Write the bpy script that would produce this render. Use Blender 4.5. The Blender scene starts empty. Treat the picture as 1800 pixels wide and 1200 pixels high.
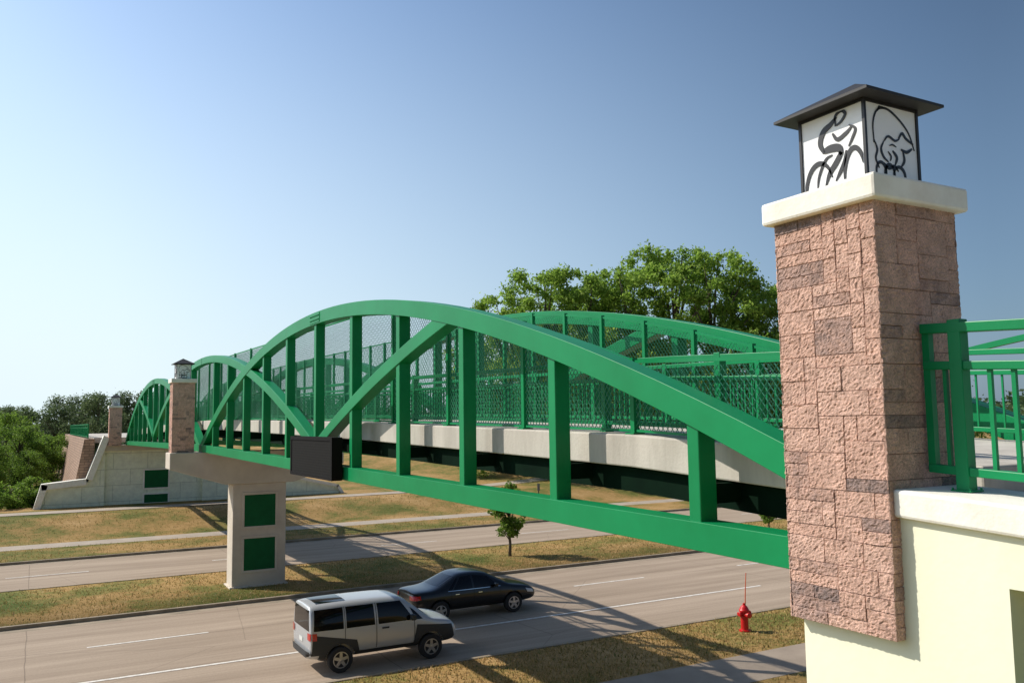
import bpy, bmesh, math, random
import numpy as np
from mathutils import Vector, Matrix, noise
from mathutils.bvhtree import BVHTree
R = random.Random(7)
NR = np.random.default_rng(11)
scene = bpy.context.scene
COL = scene.collection
scene.view_settings.view_transform = 'Standard'
scene.view_settings.look = 'None'
scene.view_settings.exposure = 0

# ------------------------------------------------------------------ materials
def nmat(name):
    m = bpy.data.materials.new(name); m.use_nodes = True
    nt = m.node_tree
    return m, nt, nt.nodes['Principled BSDF']

def N(nt, t, **k):
    n = nt.nodes.new(t)
    for a, b in k.items():
        if a in n.inputs: n.inputs[a].default_value = b
        else: setattr(n, a, b)
    return n

def pmat(name, c1, c2=None, scale=3.0, rough=0.6, metal=0.0, bump=0.0, bscale=40.0, spec=None, coat=0.0, detail=6, lo=.35, hi=.65, streak=0):
    m, nt, p = nmat(name)
    L = nt.links.new
    p.inputs['Roughness'].default_value = rough
    p.inputs['Metallic'].default_value = metal
    if spec is not None: p.inputs['Specular IOR Level'].default_value = spec
    if coat: p.inputs['Coat Weight'].default_value = coat; p.inputs['Coat Roughness'].default_value = .08
    g = N(nt, 'ShaderNodeNewGeometry')
    if c2 is None:
        p.inputs['Base Color'].default_value = (*c1, 1)
    else:
        no = N(nt, 'ShaderNodeTexNoise', Scale=scale, Detail=detail); no.inputs['Roughness'].default_value = .65
        if streak:
            mp = N(nt, 'ShaderNodeMapping'); mp.inputs['Scale'].default_value = (1, 1, streak); L(g.outputs['Position'], mp.inputs['Vector']); L(mp.outputs[0], no.inputs['Vector'])
        else: L(g.outputs['Position'], no.inputs['Vector'])
        mr = N(nt, 'ShaderNodeMapRange'); mr.inputs[1].default_value = lo; mr.inputs[2].default_value = hi
        L(no.outputs['Fac'], mr.inputs[0])
        mx = N(nt, 'ShaderNodeMix', data_type='RGBA')
        mx.inputs[6].default_value = (*c1, 1); mx.inputs[7].default_value = (*c2, 1)
        L(mr.outputs[0], mx.inputs[0])
        L(mx.outputs[2], p.inputs['Base Color'])
    if bump:
        nb = N(nt, 'ShaderNodeTexNoise', Scale=bscale, Detail=5)
        L(g.outputs['Position'], nb.inputs['Vector'])
        b = N(nt, 'ShaderNodeBump', Strength=bump, Distance=0.02)
        L(nb.outputs['Fac'], b.inputs['Height']); L(b.outputs['Normal'], p.inputs['Normal'])
    return m

GREEN = pmat('green_paint', (.001, .195, .060), (.002, .235, .076), scale=.8, rough=.40, bump=.04, bscale=6, spec=.3)
GREEN_D = pmat('green_panel', (.002, .085, .024), (.003, .11, .032), scale=2, rough=.6, spec=.2)
GREEN_SHADE = pmat('green_baked_shade', (.002, .010, .005), (.003, .015, .007), scale=2, rough=.8, spec=.05)  # green beam paint taken near black, deep shade under the deck baked in
MESHG = pmat('chain_link_green', (.08, .33, .21), (.13, .41, .28), scale=2, rough=.5)
DECK = pmat('deck_concrete', (.58, .53, .46), (.36, .325, .275), scale=2.2, rough=.9, bump=.2, bscale=25, streak=.25, lo=.3, hi=.75)
CREAM = pmat('cream_wall_paint', (.86, .84, .64), (.80, .78, .59), scale=1.1, rough=.85, bump=.10, bscale=14, streak=.3)
CREAMW = pmat('cream_coping', (.90, .87, .78), (.80, .75, .65), scale=4, rough=.85, bump=.14, bscale=30)
PIERM = pmat('pier_concrete', (.64, .56, .46), (.52, .45, .37), scale=.9, rough=.9, bump=.1)
BLACK = pmat('black_metal', (.012, .010, .010), rough=.4)
DARKM = pmat('dark_steel', (.014, .012, .012), (.020, .018, .017), scale=4, rough=.6)
KERB = pmat('kerb_concrete', (.38, .30, .215), (.22, .175, .12), scale=1.2, rough=.9)
WALK = pmat('sidewalk_concrete', (.42, .345, .27), (.33, .27, .21), scale=.8, rough=.9, bump=.1)
WALK_SHADE = pmat('sidewalk_baked_shade', (.34, .27, .205), (.26, .205, .155), scale=.8, rough=.9, bump=.1)  # sidewalk concrete darkened, the bridge's shadow put into its colour
BARK = pmat('bark', (.15, .12, .085), (.08, .062, .045), scale=8, rough=.95, bump=.6, bscale=20)
MORTAR = pmat('mortar', (.26, .18, .145), rough=.95)
WHITEP = pmat('road_paint', (.82, .78, .72), (.55, .49, .42), scale=5, rough=.8)
TYRE = pmat('tyre_rubber', (.018, .018, .019), rough=.8)
RIM = pmat('alloy_rim', (.55, .55, .56), rough=.3, metal=.8)
CHROME = pmat('chrome', (.7, .7, .7), rough=.15, metal=1)
SILVER = pmat('silver_paint', (.50, .515, .53), rough=.35, metal=.25, coat=.5)
CLAD = pmat('grey_cladding', (.030, .033, .036), rough=.6)
BLACKP = pmat('black_paint', (.009, .008, .008), rough=.3, coat=.5, spec=.4)
GLASS = pmat('tinted_glass', (.006, .006, .007), rough=.08, spec=.35)
REDL = pmat('tail_lamp_red', (.50, .01, .01), rough=.2, coat=.8)
CLEARL = pmat('clear_lamp', (.6, .6, .6), rough=.15, coat=.8)
HYDR = pmat('hydrant_red', (.62, .010, .012), (.50, .008, .010), scale=9, rough=.4)
ORANGE = pmat('orange_rod', (.7, .10, .02), rough=.5)
SEAM = pmat('seam_black', (.006, .006, .006), rough=.8)
PLATE = pmat('number_plate', (.65, .66, .62), rough=.5)
LWHITE = pmat('lantern_panel_white', (.90, .89, .88), (.86, .85, .84), scale=4, rough=.4)

def stone_mat():
    m, nt, p = nmat('split_face_stone'); L = nt.links.new
    p.inputs['Roughness'].default_value = .95; p.inputs['Specular IOR Level'].default_value = .12
    at = N(nt, 'ShaderNodeAttribute', attribute_name='tone')
    g = N(nt, 'ShaderNodeTexCoord')
    nw = N(nt, 'ShaderNodeTexNoise', Scale=14, Detail=6); L(g.outputs['Object'], nw.inputs['Vector'])
    ad = N(nt, 'ShaderNodeMath', operation='MULTIPLY_ADD'); ad.inputs[1].default_value = .6; L(nw.outputs['Fac'], ad.inputs[0]); L(at.outputs['Fac'], ad.inputs[2])
    su = N(nt, 'ShaderNodeMath', operation='SUBTRACT'); su.inputs[1].default_value = .30; L(ad.outputs[0], su.inputs[0])
    cr = N(nt, 'ShaderNodeValToRGB'); e = cr.color_ramp.elements
    e[0].position = 0; e[0].color = (.86, .585, .47, 1)
    e[1].position = 1; e[1].color = (.34, .265, .245, 1)
    a = e.new(.5); a.color = (.79, .515, .405, 1)
    a = e.new(.74); a.color = (.58, .40, .335, 1)
    L(su.outputs[0], cr.inputs[0])
    no = N(nt, 'ShaderNodeTexNoise', Scale=70, Detail=10); no.inputs['Roughness'].default_value = .95
    L(g.outputs['Object'], no.inputs['Vector'])
    r2 = N(nt, 'ShaderNodeValToRGB'); r2.color_ramp.elements[0].position = .39; r2.color_ramp.elements[0].color = (.38, .36, .37, 1)
    r2.color_ramp.elements[1].position = .57; r2.color_ramp.elements[1].color = (1.16, 1.12, 1.10, 1)
    L(no.outputs['Fac'], r2.inputs[0])
    mx = N(nt, 'ShaderNodeMix', data_type='RGBA', blend_type='MULTIPLY'); mx.inputs[0].default_value = 1.0
    L(cr.outputs[0], mx.inputs[6]); L(r2.outputs[0], mx.inputs[7])
    n3 = N(nt, 'ShaderNodeTexNoise', Scale=9, Detail=6); L(g.outputs['Object'], n3.inputs['Vector'])
    m3 = N(nt, 'ShaderNodeMapRange'); m3.inputs[1].default_value = .3; m3.inputs[2].default_value = .7; m3.inputs[3].default_value = .80; m3.inputs[4].default_value = 1.14
    L(n3.outputs['Fac'], m3.inputs[0])
    mm = N(nt, 'ShaderNodeMix', data_type='RGBA', blend_type='MULTIPLY'); mm.inputs[0].default_value = 1
    L(mx.outputs[2], mm.inputs[6]); L(m3.outputs[0], mm.inputs[7])
    L(mm.outputs[2], p.inputs['Base Color'])
    b = N(nt, 'ShaderNodeBump', Strength=1.0, Distance=.016)
    nb = N(nt, 'ShaderNodeTexNoise', Scale=55, Detail=9); nb.inputs['Roughness'].default_value = .85; L(g.outputs['Object'], nb.inputs['Vector'])
    L(nb.outputs['Fac'], b.inputs['Height']); L(b.outputs['Normal'], p.inputs['Normal'])
    return m
STONE = stone_mat()

def brick_mat(name, c1, c2, cm, sx, sz, mortar=.02, bump=.5, rough=.9):
    m, nt, p = nmat(name); L = nt.links.new
    p.inputs['Roughness'].default_value = rough
    g = N(nt, 'ShaderNodeNewGeometry'); s = N(nt, 'ShaderNodeSeparateXYZ'); c = N(nt, 'ShaderNodeCombineXYZ')
    L(g.outputs['Position'], s.inputs[0])
    ad = N(nt, 'ShaderNodeMath', operation='ADD'); L(s.outputs['X'], ad.inputs[0]); L(s.outputs['Y'], ad.inputs[1])
    L(ad.outputs[0], c.inputs[0]); L(s.outputs['Z'], c.inputs[1])
    b = N(nt, 'ShaderNodeTexBrick'); b.offset = .5
    b.inputs['Color1'].default_value = (*c1, 1); b.inputs['Color2'].default_value = (*c2, 1); b.inputs['Mortar'].default_value = (*cm, 1)
    b.inputs['Scale'].default_value = 1; b.inputs['Mortar Size'].default_value = mortar; b.inputs['Brick Width'].default_value = sx; b.inputs['Row Height'].default_value = sz
    L(c.outputs[0], b.inputs['Vector'])
    no = N(nt, 'ShaderNodeTexNoise', Scale=2.5, Detail=8); no.inputs['Roughness'].default_value = .7
    L(g.outputs['Position'], no.inputs['Vector'])
    mr = N(nt, 'ShaderNodeMapRange'); mr.inputs[1].default_value = .3; mr.inputs[2].default_value = .7; mr.inputs[3].default_value = .82; mr.inputs[4].default_value = 1.12
    L(no.outputs['Fac'], mr.inputs[0])
    mx = N(nt, 'ShaderNodeMix', data_type='RGBA', blend_type='MULTIPLY'); mx.inputs[0].default_value = 1
    L(b.outputs['Color'], mx.inputs[6]); L(mr.outputs[0], mx.inputs[7]); L(mx.outputs[2], p.inputs['Base Color'])
    bp = N(nt, 'ShaderNodeBump', Strength=bump, Distance=.02); bp.invert = True
    L(b.outputs['Fac'], bp.inputs['Height']); L(bp.outputs['Normal'], p.inputs['Normal'])
    return m
PANELW = brick_mat('cream_panel_wall', (.84, .86, .68), (.80, .82, .65), (.56, .58, .45), 2.4, 1.2, .02)
RETW = brick_mat('brown_block_wall', (.40, .25, .17), (.28, .18, .12), (.12, .08, .06), .6, .2, .015)

def road_mat():
    m, nt, p = nmat('road_concrete'); L = nt.links.new
    p.inputs['Roughness'].default_value = .9; p.inputs['Specular IOR Level'].default_value = .12
    g = N(nt, 'ShaderNodeNewGeometry')
    mp = N(nt, 'ShaderNodeMapping'); mp.inputs['Scale'].default_value = (.07, 1.1, 1); L(g.outputs['Position'], mp.inputs['Vector'])
    n1 = N(nt, 'ShaderNodeTexNoise', Scale=1, Detail=8); n1.inputs['Roughness'].default_value = .65; L(mp.outputs[0], n1.inputs['Vector'])
    n2 = N(nt, 'ShaderNodeTexNoise', Scale=14, Detail=6); n2.inputs['Roughness'].default_value = .8; L(g.outputs['Position'], n2.inputs['Vector'])
    cr = N(nt, 'ShaderNodeValToRGB'); e = cr.color_ramp.elements
    e[0].position = .28; e[0].color = (.27, .205, .150, 1); e[1].position = .68; e[1].color = (.46, .362, .275, 1)
    L(n1.outputs['Fac'], cr.inputs[0])
    mr = N(nt, 'ShaderNodeMapRange'); mr.inputs[1].default_value = .3; mr.inputs[2].default_value = .7; mr.inputs[3].default_value = .84; mr.inputs[4].default_value = 1.1
    L(n2.outputs['Fac'], mr.inputs[0])
    mx = N(nt, 'ShaderNodeMix', data_type='RGBA', blend_type='MULTIPLY'); mx.inputs[0].default_value = 1
    L(cr.outputs[0], mx.inputs[6]); L(mr.outputs[0], mx.inputs[7])
    wn = N(nt, 'ShaderNodeTexNoise', Scale=.6, Detail=6); L(g.outputs['Position'], wn.inputs['Vector'])
    vm = N(nt, 'ShaderNodeVectorMath', operation='MULTIPLY_ADD'); vm.inputs[1].default_value = (.12, .12, 0); L(wn.outputs['Color'], vm.inputs[0]); L(g.outputs['Position'], vm.inputs[2])
    b = N(nt, 'ShaderNodeTexBrick'); b.offset = 0; b.inputs['Scale'].default_value = 1; b.inputs['Mortar Size'].default_value = .020
    b.inputs['Mortar Smooth'].default_value = .4
    b.inputs['Brick Width'].default_value = 9.2; b.inputs['Row Height'].default_value = 3.85
    off = N(nt, 'ShaderNodeMapping'); off.inputs['Location'].default_value = (0, .5, 0); L(vm.outputs[0], off.inputs['Vector']); L(off.outputs[0], b.inputs['Vector'])
    vo = N(nt, 'ShaderNodeTexVoronoi', feature='DISTANCE_TO_EDGE', Scale=.13); L(vm.outputs[0], vo.inputs['Vector'])
    vr = N(nt, 'ShaderNodeMapRange'); vr.inputs[1].default_value = 0; vr.inputs[2].default_value = .003; vr.inputs[3].default_value = .35; vr.inputs[4].default_value = 0
    L(vo.outputs['Distance'], vr.inputs[0])
    ma = N(nt, 'ShaderNodeMath', operation='MAXIMUM')
    mu = N(nt, 'ShaderNodeMath', operation='MULTIPLY'); mu.inputs[1].default_value = .45
    L(b.outputs['Fac'], mu.inputs[0]); L(mu.outputs[0], ma.inputs[0]); L(vr.outputs[0], ma.inputs[1])
    m2 = N(nt, 'ShaderNodeMix', data_type='RGBA'); m2.inputs[7].default_value = (.09, .068, .052, 1)
    L(ma.outputs[0], m2.inputs[0]); L(mx.outputs[2], m2.inputs[6]); L(m2.outputs[2], p.inputs['Base Color'])
    bp = N(nt, 'ShaderNodeBump', Strength=.15, Distance=.01); L(n2.outputs['Fac'], bp.inputs['Height']); L(bp.outputs['Normal'], p.inputs['Normal'])
    return m
ROAD = road_mat()

def grass_mat():
    m, nt, p = nmat('dry_grass'); L = nt.links.new
    p.inputs['Roughness'].default_value = .95; p.inputs['Specular IOR Level'].default_value = .1
    g = N(nt, 'ShaderNodeNewGeometry')
    n1 = N(nt, 'ShaderNodeTexNoise', Scale=.22, Detail=7); n1.inputs['Roughness'].default_value = .6; L(g.outputs['Position'], n1.inputs['Vector'])
    n2 = N(nt, 'ShaderNodeTexNoise', Scale=3.2, Detail=10); n2.inputs['Roughness'].default_value = .8; L(g.outputs['Position'], n2.inputs['Vector'])
    s = N(nt, 'ShaderNodeSeparateXYZ'); L(g.outputs['Position'], s.inputs[0])
    gx = N(nt, 'ShaderNodeMapRange'); gx.inputs[1].default_value = 8; gx.inputs[2].default_value = -14; gx.inputs[3].default_value = 0.0; gx.inputs[4].default_value = -.10
    L(s.outputs['X'], gx.inputs[0])
    a1 = N(nt, 'ShaderNodeMath', operation='ADD'); L(n1.outputs['Fac'], a1.inputs[0]); L(gx.outputs[0], a1.inputs[1])
    a2 = N(nt, 'ShaderNodeMath', operation='MULTIPLY_ADD'); a2.inputs[1].default_value = .5; L(n2.outputs['Fac'], a2.inputs[0]); L(a1.outputs[0], a2.inputs[2])
    cr = N(nt, 'ShaderNodeValToRGB'); e = cr.color_ramp.elements
    e[0].position = .56; e[0].color = (.085, .115, .024, 1); e[1].position = .98; e[1].color = (.52, .335, .155, 1)
    x = e.new(.68); x.color = (.19, .17, .048, 1); x = e.new(.79); x.color = (.36, .225, .085, 1)
    L(a2.outputs[0], cr.inputs[0])
    n3 = N(nt, 'ShaderNodeTexNoise', Scale=22, Detail=6); n3.inputs['Roughness'].default_value = .8; L(g.outputs['Position'], n3.inputs['Vector'])
    mr = N(nt, 'ShaderNodeMapRange'); mr.inputs[1].default_value = .3; mr.inputs[2].default_value = .7; mr.inputs[3].default_value = .60; mr.inputs[4].default_value = 1.22
    L(n3.outputs['Fac'], mr.inputs[0])
    mx = N(nt, 'ShaderNodeMix', data_type='RGBA', blend_type='MULTIPLY'); mx.inputs[0].default_value = 1
    L(cr.outputs[0], mx.inputs[6]); L(mr.outputs[0], mx.inputs[7]); L(mx.outputs[2], p.inputs['Base Color'])
    bp = N(nt, 'ShaderNodeBump', Strength=.5, Distance=.05); L(n3.outputs['Fac'], bp.inputs['Height']); L(bp.outputs['Normal'], p.inputs['Normal'])
    return m
GRASS = grass_mat()

def leaf_mat(name, ca, cb, cc, tr=.35):
    m, nt, p = nmat(name); L = nt.links.new
    out = nt.nodes['Material Output']
    g = N(nt, 'ShaderNodeNewGeometry')
    cr = N(nt, 'ShaderNodeValToRGB'); e = cr.color_ramp.elements
    e[0].color = (*ca, 1); e[1].color = (*cc, 1); x = e.new(.5); x.color = (*cb, 1)
    L(g.outputs['Random Per Island'], cr.inputs[0])
    p.inputs['Roughness'].default_value = .6; p.inputs['Specular IOR Level'].default_value = .2
    L(cr.outputs[0], p.inputs['Base Color'])
    t = N(nt, 'ShaderNodeBsdfTranslucent')
    hs = N(nt, 'ShaderNodeHueSaturation', Value=1.6); L(cr.outputs[0], hs.inputs['Color']); L(hs.outputs[0], t.inputs['Color'])
    mx = N(nt, 'ShaderNodeMixShader'); mx.inputs[0].default_value = tr
    L(p.outputs[0], mx.inputs[1]); L(t.outputs[0], mx.inputs[2]); L(mx.outputs[0], out.inputs['Surface'])
    return m
LEAF = leaf_mat('leaf_green', (.13, .22, .03), (.19, .30, .045), (.28, .38, .075), .5)
LEAFB = leaf_mat('leaf_bright_green', (.08, .15, .018), (.12, .20, .028), (.18, .26, .045), .45)
LEAFG = leaf_mat('leaf_grey_green', (.07, .11, .045), (.10, .14, .06), (.14, .18, .08), .35)
LEAFW = leaf_mat('leaf_hazy_green', (.045, .075, .030), (.06, .10, .04), (.085, .125, .05), .3)
BLADE = leaf_mat('grass_blades', (.13, .15, .04), (.33, .225, .085), (.48, .32, .145), .2)

# ------------------------------------------------------------------ helpers
class MB:
    def __init__(s): s.v = []; s.f = []
    def add(s, V, F):
        o = len(s.v); s.v += [tuple(p) for p in V]; s.f += [tuple(i + o for i in f) for f in F]
    def box(s, x0, x1, y0, y1, z0, z1):
        s.add([(x0,y0,z0),(x1,y0,z0),(x1,y1,z0),(x0,y1,z0),(x0,y0,z1),(x1,y0,z1),(x1,y1,z1),(x0,y1,z1)],
              [(0,3,2,1),(4,5,6,7),(0,1,5,4),(1,2,6,5),(2,3,7,6),(3,0,4,7)])
    def sbox(s, x0, x1, pts):
        V = []; F = []
        for (y, a, b) in pts: V += [(x0,y,a),(x1,y,a),(x1,y,b),(x0,y,b)]
        n = len(pts)
        for i in range(n-1):
            k = i*4
            for j in range(4):
                F.append((k+j, k+(j+1)%4, k+4+(j+1)%4, k+4+j))
        F.append((3,2,1,0)); k = (n-1)*4; F.append((k,k+1,k+2,k+3))
        s.add(V, F)
    def band(s, x0, x1, path, depth):
        V = []; F = []; n = len(path)
        for i, (y, z) in enumerate(path):
            a = path[max(0,i-1)]; b = path[min(n-1,i+1)]
            ty, tz = b[0]-a[0], b[1]-a[1]; l = math.hypot(ty, tz); ny, nz = tz/l, -ty/l
            if nz > 0: ny, nz = -ny, -nz
            V += [(x0,y,z),(x1,y,z),(x1,y+ny*depth,z+nz*depth),(x0,y+ny*depth,z+nz*depth)]
        for i in range(n-1):
            k = i*4
            for j in range(4): F.append((k+j, k+4+j, k+4+(j+1)%4, k+(j+1)%4))
        F.append((0,1,2,3)); k = (n-1)*4; F.append((k+3,k+2,k+1,k))
        s.add(V, F)
    def extr(s, poly, a0, a1, axis='X'):
        n = len(poly); V = []
        for a in (a0, a1):
            for (p, q) in poly:
                V.append((a,p,q) if axis == 'X' else ((p,a,q) if axis == 'Y' else (p,q,a)))
        F = [tuple(range(n)), tuple(range(2*n-1, n-1, -1))]
        for i in range(n): F.append((i, n+i, n+(i+1)%n, (i+1)%n))
        s.add(V, F)
    def tube(s, pts, radii, n=8, cap=True):
        V = []; F = []
        pts = [Vector(p) for p in pts]
        for i, p in enumerate(pts):
            t = (pts[min(i+1,len(pts)-1)] - pts[max(i-1,0)]).normalized()
            u = t.cross(Vector((0,0,1)))
            if u.length < .1: u = t.cross(Vector((1,0,0)))
            u.normalize(); w = t.cross(u)
            for k in range(n):
                a = 2*math.pi*k/n; q = p + (u*math.cos(a)+w*math.sin(a))*radii[i]; V.append(q[:])
        for i in range(len(pts)-1):
            for k in range(n): F.append((i*n+k, i*n+(k+1)%n, (i+1)*n+(k+1)%n, (i+1)*n+k))
        if cap: F.append(tuple(range(n-1,-1,-1))); F.append(tuple(range((len(pts)-1)*n, len(pts)*n)))
        s.add(V, F)
    def lathe(s, prof, origin=(0,0,0), axis='Z', n=24):
        V = []; F = []; ox, oy, oz = origin
        for (r, h) in prof:
            for k in range(n):
                a = 2*math.pi*k/n; c, d = r*math.cos(a), r*math.sin(a)
                if axis == 'Z': V.append((ox+c, oy+d, oz+h))
                elif axis == 'Y': V.append((ox+c, oy+h, oz+d))
                else: V.append((ox+h, oy+c, oz+d))
        m = len(prof)
        for i in range(m-1):
            for k in range(n): F.append((i*n+k, i*n+(k+1)%n, (i+1)*n+(k+1)%n, (i+1)*n+k))
        F.append(tuple(range(n))); F.append(tuple(range((m-1)*n, m*n)))
        s.add(V, F)
    def obj(s, name, mat, parent=None, smooth=False, bevel=0, fix=True):
        me = bpy.data.meshes.new(name); me.from_pydata(s.v, [], s.f)
        if fix:
            bm = bmesh.new(); bm.from_mesh(me); bmesh.ops.recalc_face_normals(bm, faces=bm.faces); bm.to_mesh(me); bm.free()
        me.materials.append(mat)
        o = bpy.data.objects.new(name, me); COL.objects.link(o)
        if parent: o.parent = parent
        if smooth:
            for p in me.polygons: p.use_smooth = True
        if bevel:
            b = o.modifiers.new('bevel', 'BEVEL'); b.width = bevel; b.segments = 2; b.limit_method = 'ANGLE'
        return o

def empty(name, loc, label, cat, group=None, kind=None, parent=None):
    o = bpy.data.objects.new(name, None); o.location = loc; o.empty_display_size = .3; COL.objects.link(o)
    if parent: o.parent = parent
    else: tag(o, label, cat, group, kind)
    return o
def tag(o, label, cat, group=None, kind=None):
    o['label'] = label; o['category'] = cat
    if group: o['group'] = group
    if kind: o['kind'] = kind
    return o
def sm(a, b, x):
    t = np.clip((x-a)/(b-a), 0, 1); return t*t*(3-2*t)
def copy_tree(src, loc, rot=0, scale=1, group=None, label=None):
    o = src.copy(); COL.objects.link(o); o.location = loc; o.rotation_euler = (0,0,rot)
    o.scale = (scale,)*3 if not isinstance(scale, tuple) else scale
    if group: o['group'] = group
    if label: o['label'] = label
    for c in src.children:
        k = c.copy(); COL.objects.link(k); k.parent = o
        for c2 in c.children:
            k2 = c2.copy(); COL.objects.link(k2); k2.parent = k
    return o

# ------------------------------------------------------------------ camera, sun, sky
YAW = math.radians(29.1); PIT = math.radians(5.33); ROL = .014
fw = Vector((math.sin(YAW)*math.cos(PIT), math.cos(YAW)*math.cos(PIT), math.sin(PIT)))
rt = Vector((math.cos(YAW), -math.sin(YAW), 0)); up = rt.cross(fw)
r2 = rt*math.cos(ROL) - up*math.sin(ROL); u2 = up*math.cos(ROL) + rt*math.sin(ROL)
cam = bpy.data.cameras.new('camera'); co = bpy.data.objects.new('camera', cam); COL.objects.link(co)
M = Matrix.Identity(4)
for i in range(3):
    M[i][0] = r2[i]; M[i][1] = u2[i]; M[i][2] = -fw[i]
M[0][3], M[1][3], M[2][3] = 0, 0, 6.8
co.matrix_world = M; cam.lens = 30; cam.sensor_width = 36; cam.clip_end = 5000; cam.clip_start = .05
scene.camera = co
sd = Vector((-.84, .84, 1.02)).normalized()
sl = bpy.data.lights.new('sun', 'SUN'); so = bpy.data.objects.new('sun', sl); COL.objects.link(so)
sl.energy = 5.0; sl.angle = math.radians(.5); sl.color = (1, .94, .84)
so.rotation_euler = sd.to_track_quat('Z', 'Y').to_euler(); so.location = (0,0,60)
w = bpy.data.worlds.new('World'); scene.world = w; w.use_nodes = True
nt = w.node_tree; bg = nt.nodes['Background']; L = nt.links.new
sky = N(nt, 'ShaderNodeTexSky'); sky.sky_type = 'NISHITA'; sky.sun_disc = False
sky.sun_elevation = math.asin(sd.z); sky.sun_rotation = math.atan2(sd.x, sd.y)
sky.air_density = 1.0; sky.dust_density = 1.3; sky.ozone_density = 3.0; sky.altitude = 0
tc = N(nt, 'ShaderNodeTexCoord'); nv = N(nt, 'ShaderNodeVectorMath', operation='NORMALIZE'); L(tc.outputs['Generated'], nv.inputs[0])
dt = N(nt, 'ShaderNodeVectorMath', operation='DOT_PRODUCT'); dt.inputs[1].default_value = Vector((-.60, .80, 0)).normalized(); L(nv.outputs[0], dt.inputs[0])
pol = N(nt, 'ShaderNodeMapRange'); pol.inputs[1].default_value = -.1; pol.inputs[2].default_value = .8; pol.inputs[3].default_value = .52; pol.inputs[4].default_value = 1.34
L(dt.outputs['Value'], pol.inputs[0])
tint = N(nt, 'ShaderNodeMix', data_type='RGBA', blend_type='MULTIPLY'); tint.inputs[0].default_value = 1; tint.inputs[7].default_value = (.90, 1.02, 1.10, 1)
L(sky.outputs[0], tint.inputs[6])
m2 = N(nt, 'ShaderNodeVectorMath', operation='SCALE'); L(tint.outputs[2], m2.inputs[0]); L(pol.outputs[0], m2.inputs['Scale'])
sp = N(nt, 'ShaderNodeSeparateXYZ'); L(nv.outputs[0], sp.inputs[0])
hz = N(nt, 'ShaderNodeMapRange'); hz.interpolation_type = 'SMOOTHSTEP'; hz.inputs[1].default_value = .66; hz.inputs[2].default_value = -.10; hz.inputs[3].default_value = 0; hz.inputs[4].default_value = 1
L(sp.outputs['Z'], hz.inputs[0])
hd = N(nt, 'ShaderNodeMapRange'); hd.inputs[1].default_value = -.1; hd.inputs[2].default_value = .80; hd.inputs[3].default_value = .42; hd.inputs[4].default_value = 1.08
L(dt.outputs['Value'], hd.inputs[0])
hm = N(nt, 'ShaderNodeMath', operation='MULTIPLY'); hm.use_clamp = True; L(hz.outputs[0], hm.inputs[0]); L(hd.outputs[0], hm.inputs[1])
hc = N(nt, 'ShaderNodeMix', data_type='RGBA'); hc.inputs[6].default_value = (2.4, 3.6, 5.0, 1); hc.inputs[7].default_value = (6.3, 7.3, 7.7, 1)
hcf = N(nt, 'ShaderNodeMapRange'); hcf.inputs[1].default_value = -.05; hcf.inputs[2].default_value = .75; L(dt.outputs['Value'], hcf.inputs[0]); L(hcf.outputs[0], hc.inputs[0])
mxs = N(nt, 'ShaderNodeMix', data_type='RGBA'); L(hm.outputs[0], mxs.inputs[0]); L(m2.outputs[0], mxs.inputs[6]); L(hc.outputs[2], mxs.inputs[7])
L(mxs.outputs[2], bg.inputs[0]); bg.inputs[1].default_value = .132

# ------------------------------------------------------------------ ground
def hfun(X, Y):
    X = np.asarray(X, float); Y = np.asarray(Y, float)
    h = np.full(np.broadcast(X, Y).shape, .10)
    road = ((Y > 22.45) & (Y < 34.25)) | ((Y > 41.65) & (Y < 50.25))
    h = np.where(road, -.05, h)
    h = h + sm(57.9, 65, Y)*.85
    h = h + sm(12, 45, X)*sm(70, 100, Y)*3.2 + sm(28, 60, X)*sm(59, 80, Y)*1.6
    h = h + np.clip((13.5-Y)*.4, 0, 5.0)
    h = h + sm(72, 90, Y)*.25*np.sin(X*.21+Y*.13)*np.sin(Y*.17)
    return h
xs = np.concatenate([np.linspace(-1500,-200,9), np.arange(-180,-30,12), np.arange(-30,90,1.5), np.arange(90,260,12), np.linspace(280,1800,9)])
ys = np.unique(np.concatenate([np.linspace(-300,-20,8), np.arange(-18,18,1.5), [18.6,16.6,22.4,22.5,24,28,32,34.2,34.3,38,41.6,41.7,46,50.2,50.3], np.arange(51,130,1.5), np.arange(130,300,12), np.linspace(320,2500,14)]))
XX, YY = np.meshgrid(xs, ys); ZZ = hfun(XX, YY)
g = MB(); g.v = np.stack([XX, YY, ZZ], -1).reshape(-1,3).tolist()
nx = len(xs); g.f = [(j*nx+i, j*nx+i+1, (j+1)*nx+i+1, (j+1)*nx+i) for j in range(len(ys)-1) for i in range(nx-1)]
tag(g.obj('ground', GRASS, smooth=True, fix=False), 'dry tan and green grassy ground', 'ground', kind='structure')

def strip(name, y0, y1, z, mat, label, cat, x0=-300, x1=400):
    b = MB(); b.add([(x0,y0,z),(x1,y0,z),(x1,y1,z),(x0,y1,z)], [(0,1,2,3)])
    return tag(b.obj(name, mat), label, cat, kind='structure')
strip('road', 22.5, 34.2, 0.0, ROAD, 'weathered concrete carriageway with three lanes', 'road')
strip('road', 41.7, 50.2, 0.0, ROAD, 'weathered concrete carriageway beyond the median', 'road')
strip('sidewalk', 16.7, 18.7, .106, WALK_SHADE, 'concrete sidewalk beside grass verge, bridge shade baked into its colour', 'pavement')
strip('sidewalk', 55.2, 57.2, .106, WALK, 'pale concrete sidewalk across the street', 'pavement')
pb = MB(); px = np.arange(-120, 120, 2.0)
yc = 66.8 + .004*np.clip(px-14, 0, 60)**1.9
for s_ in (0, 1): pb.v += [(float(x), float(y)+s_*2.0, float(hfun(x, y+s_*2.0))+.03) for x, y in zip(px, yc)]
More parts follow.
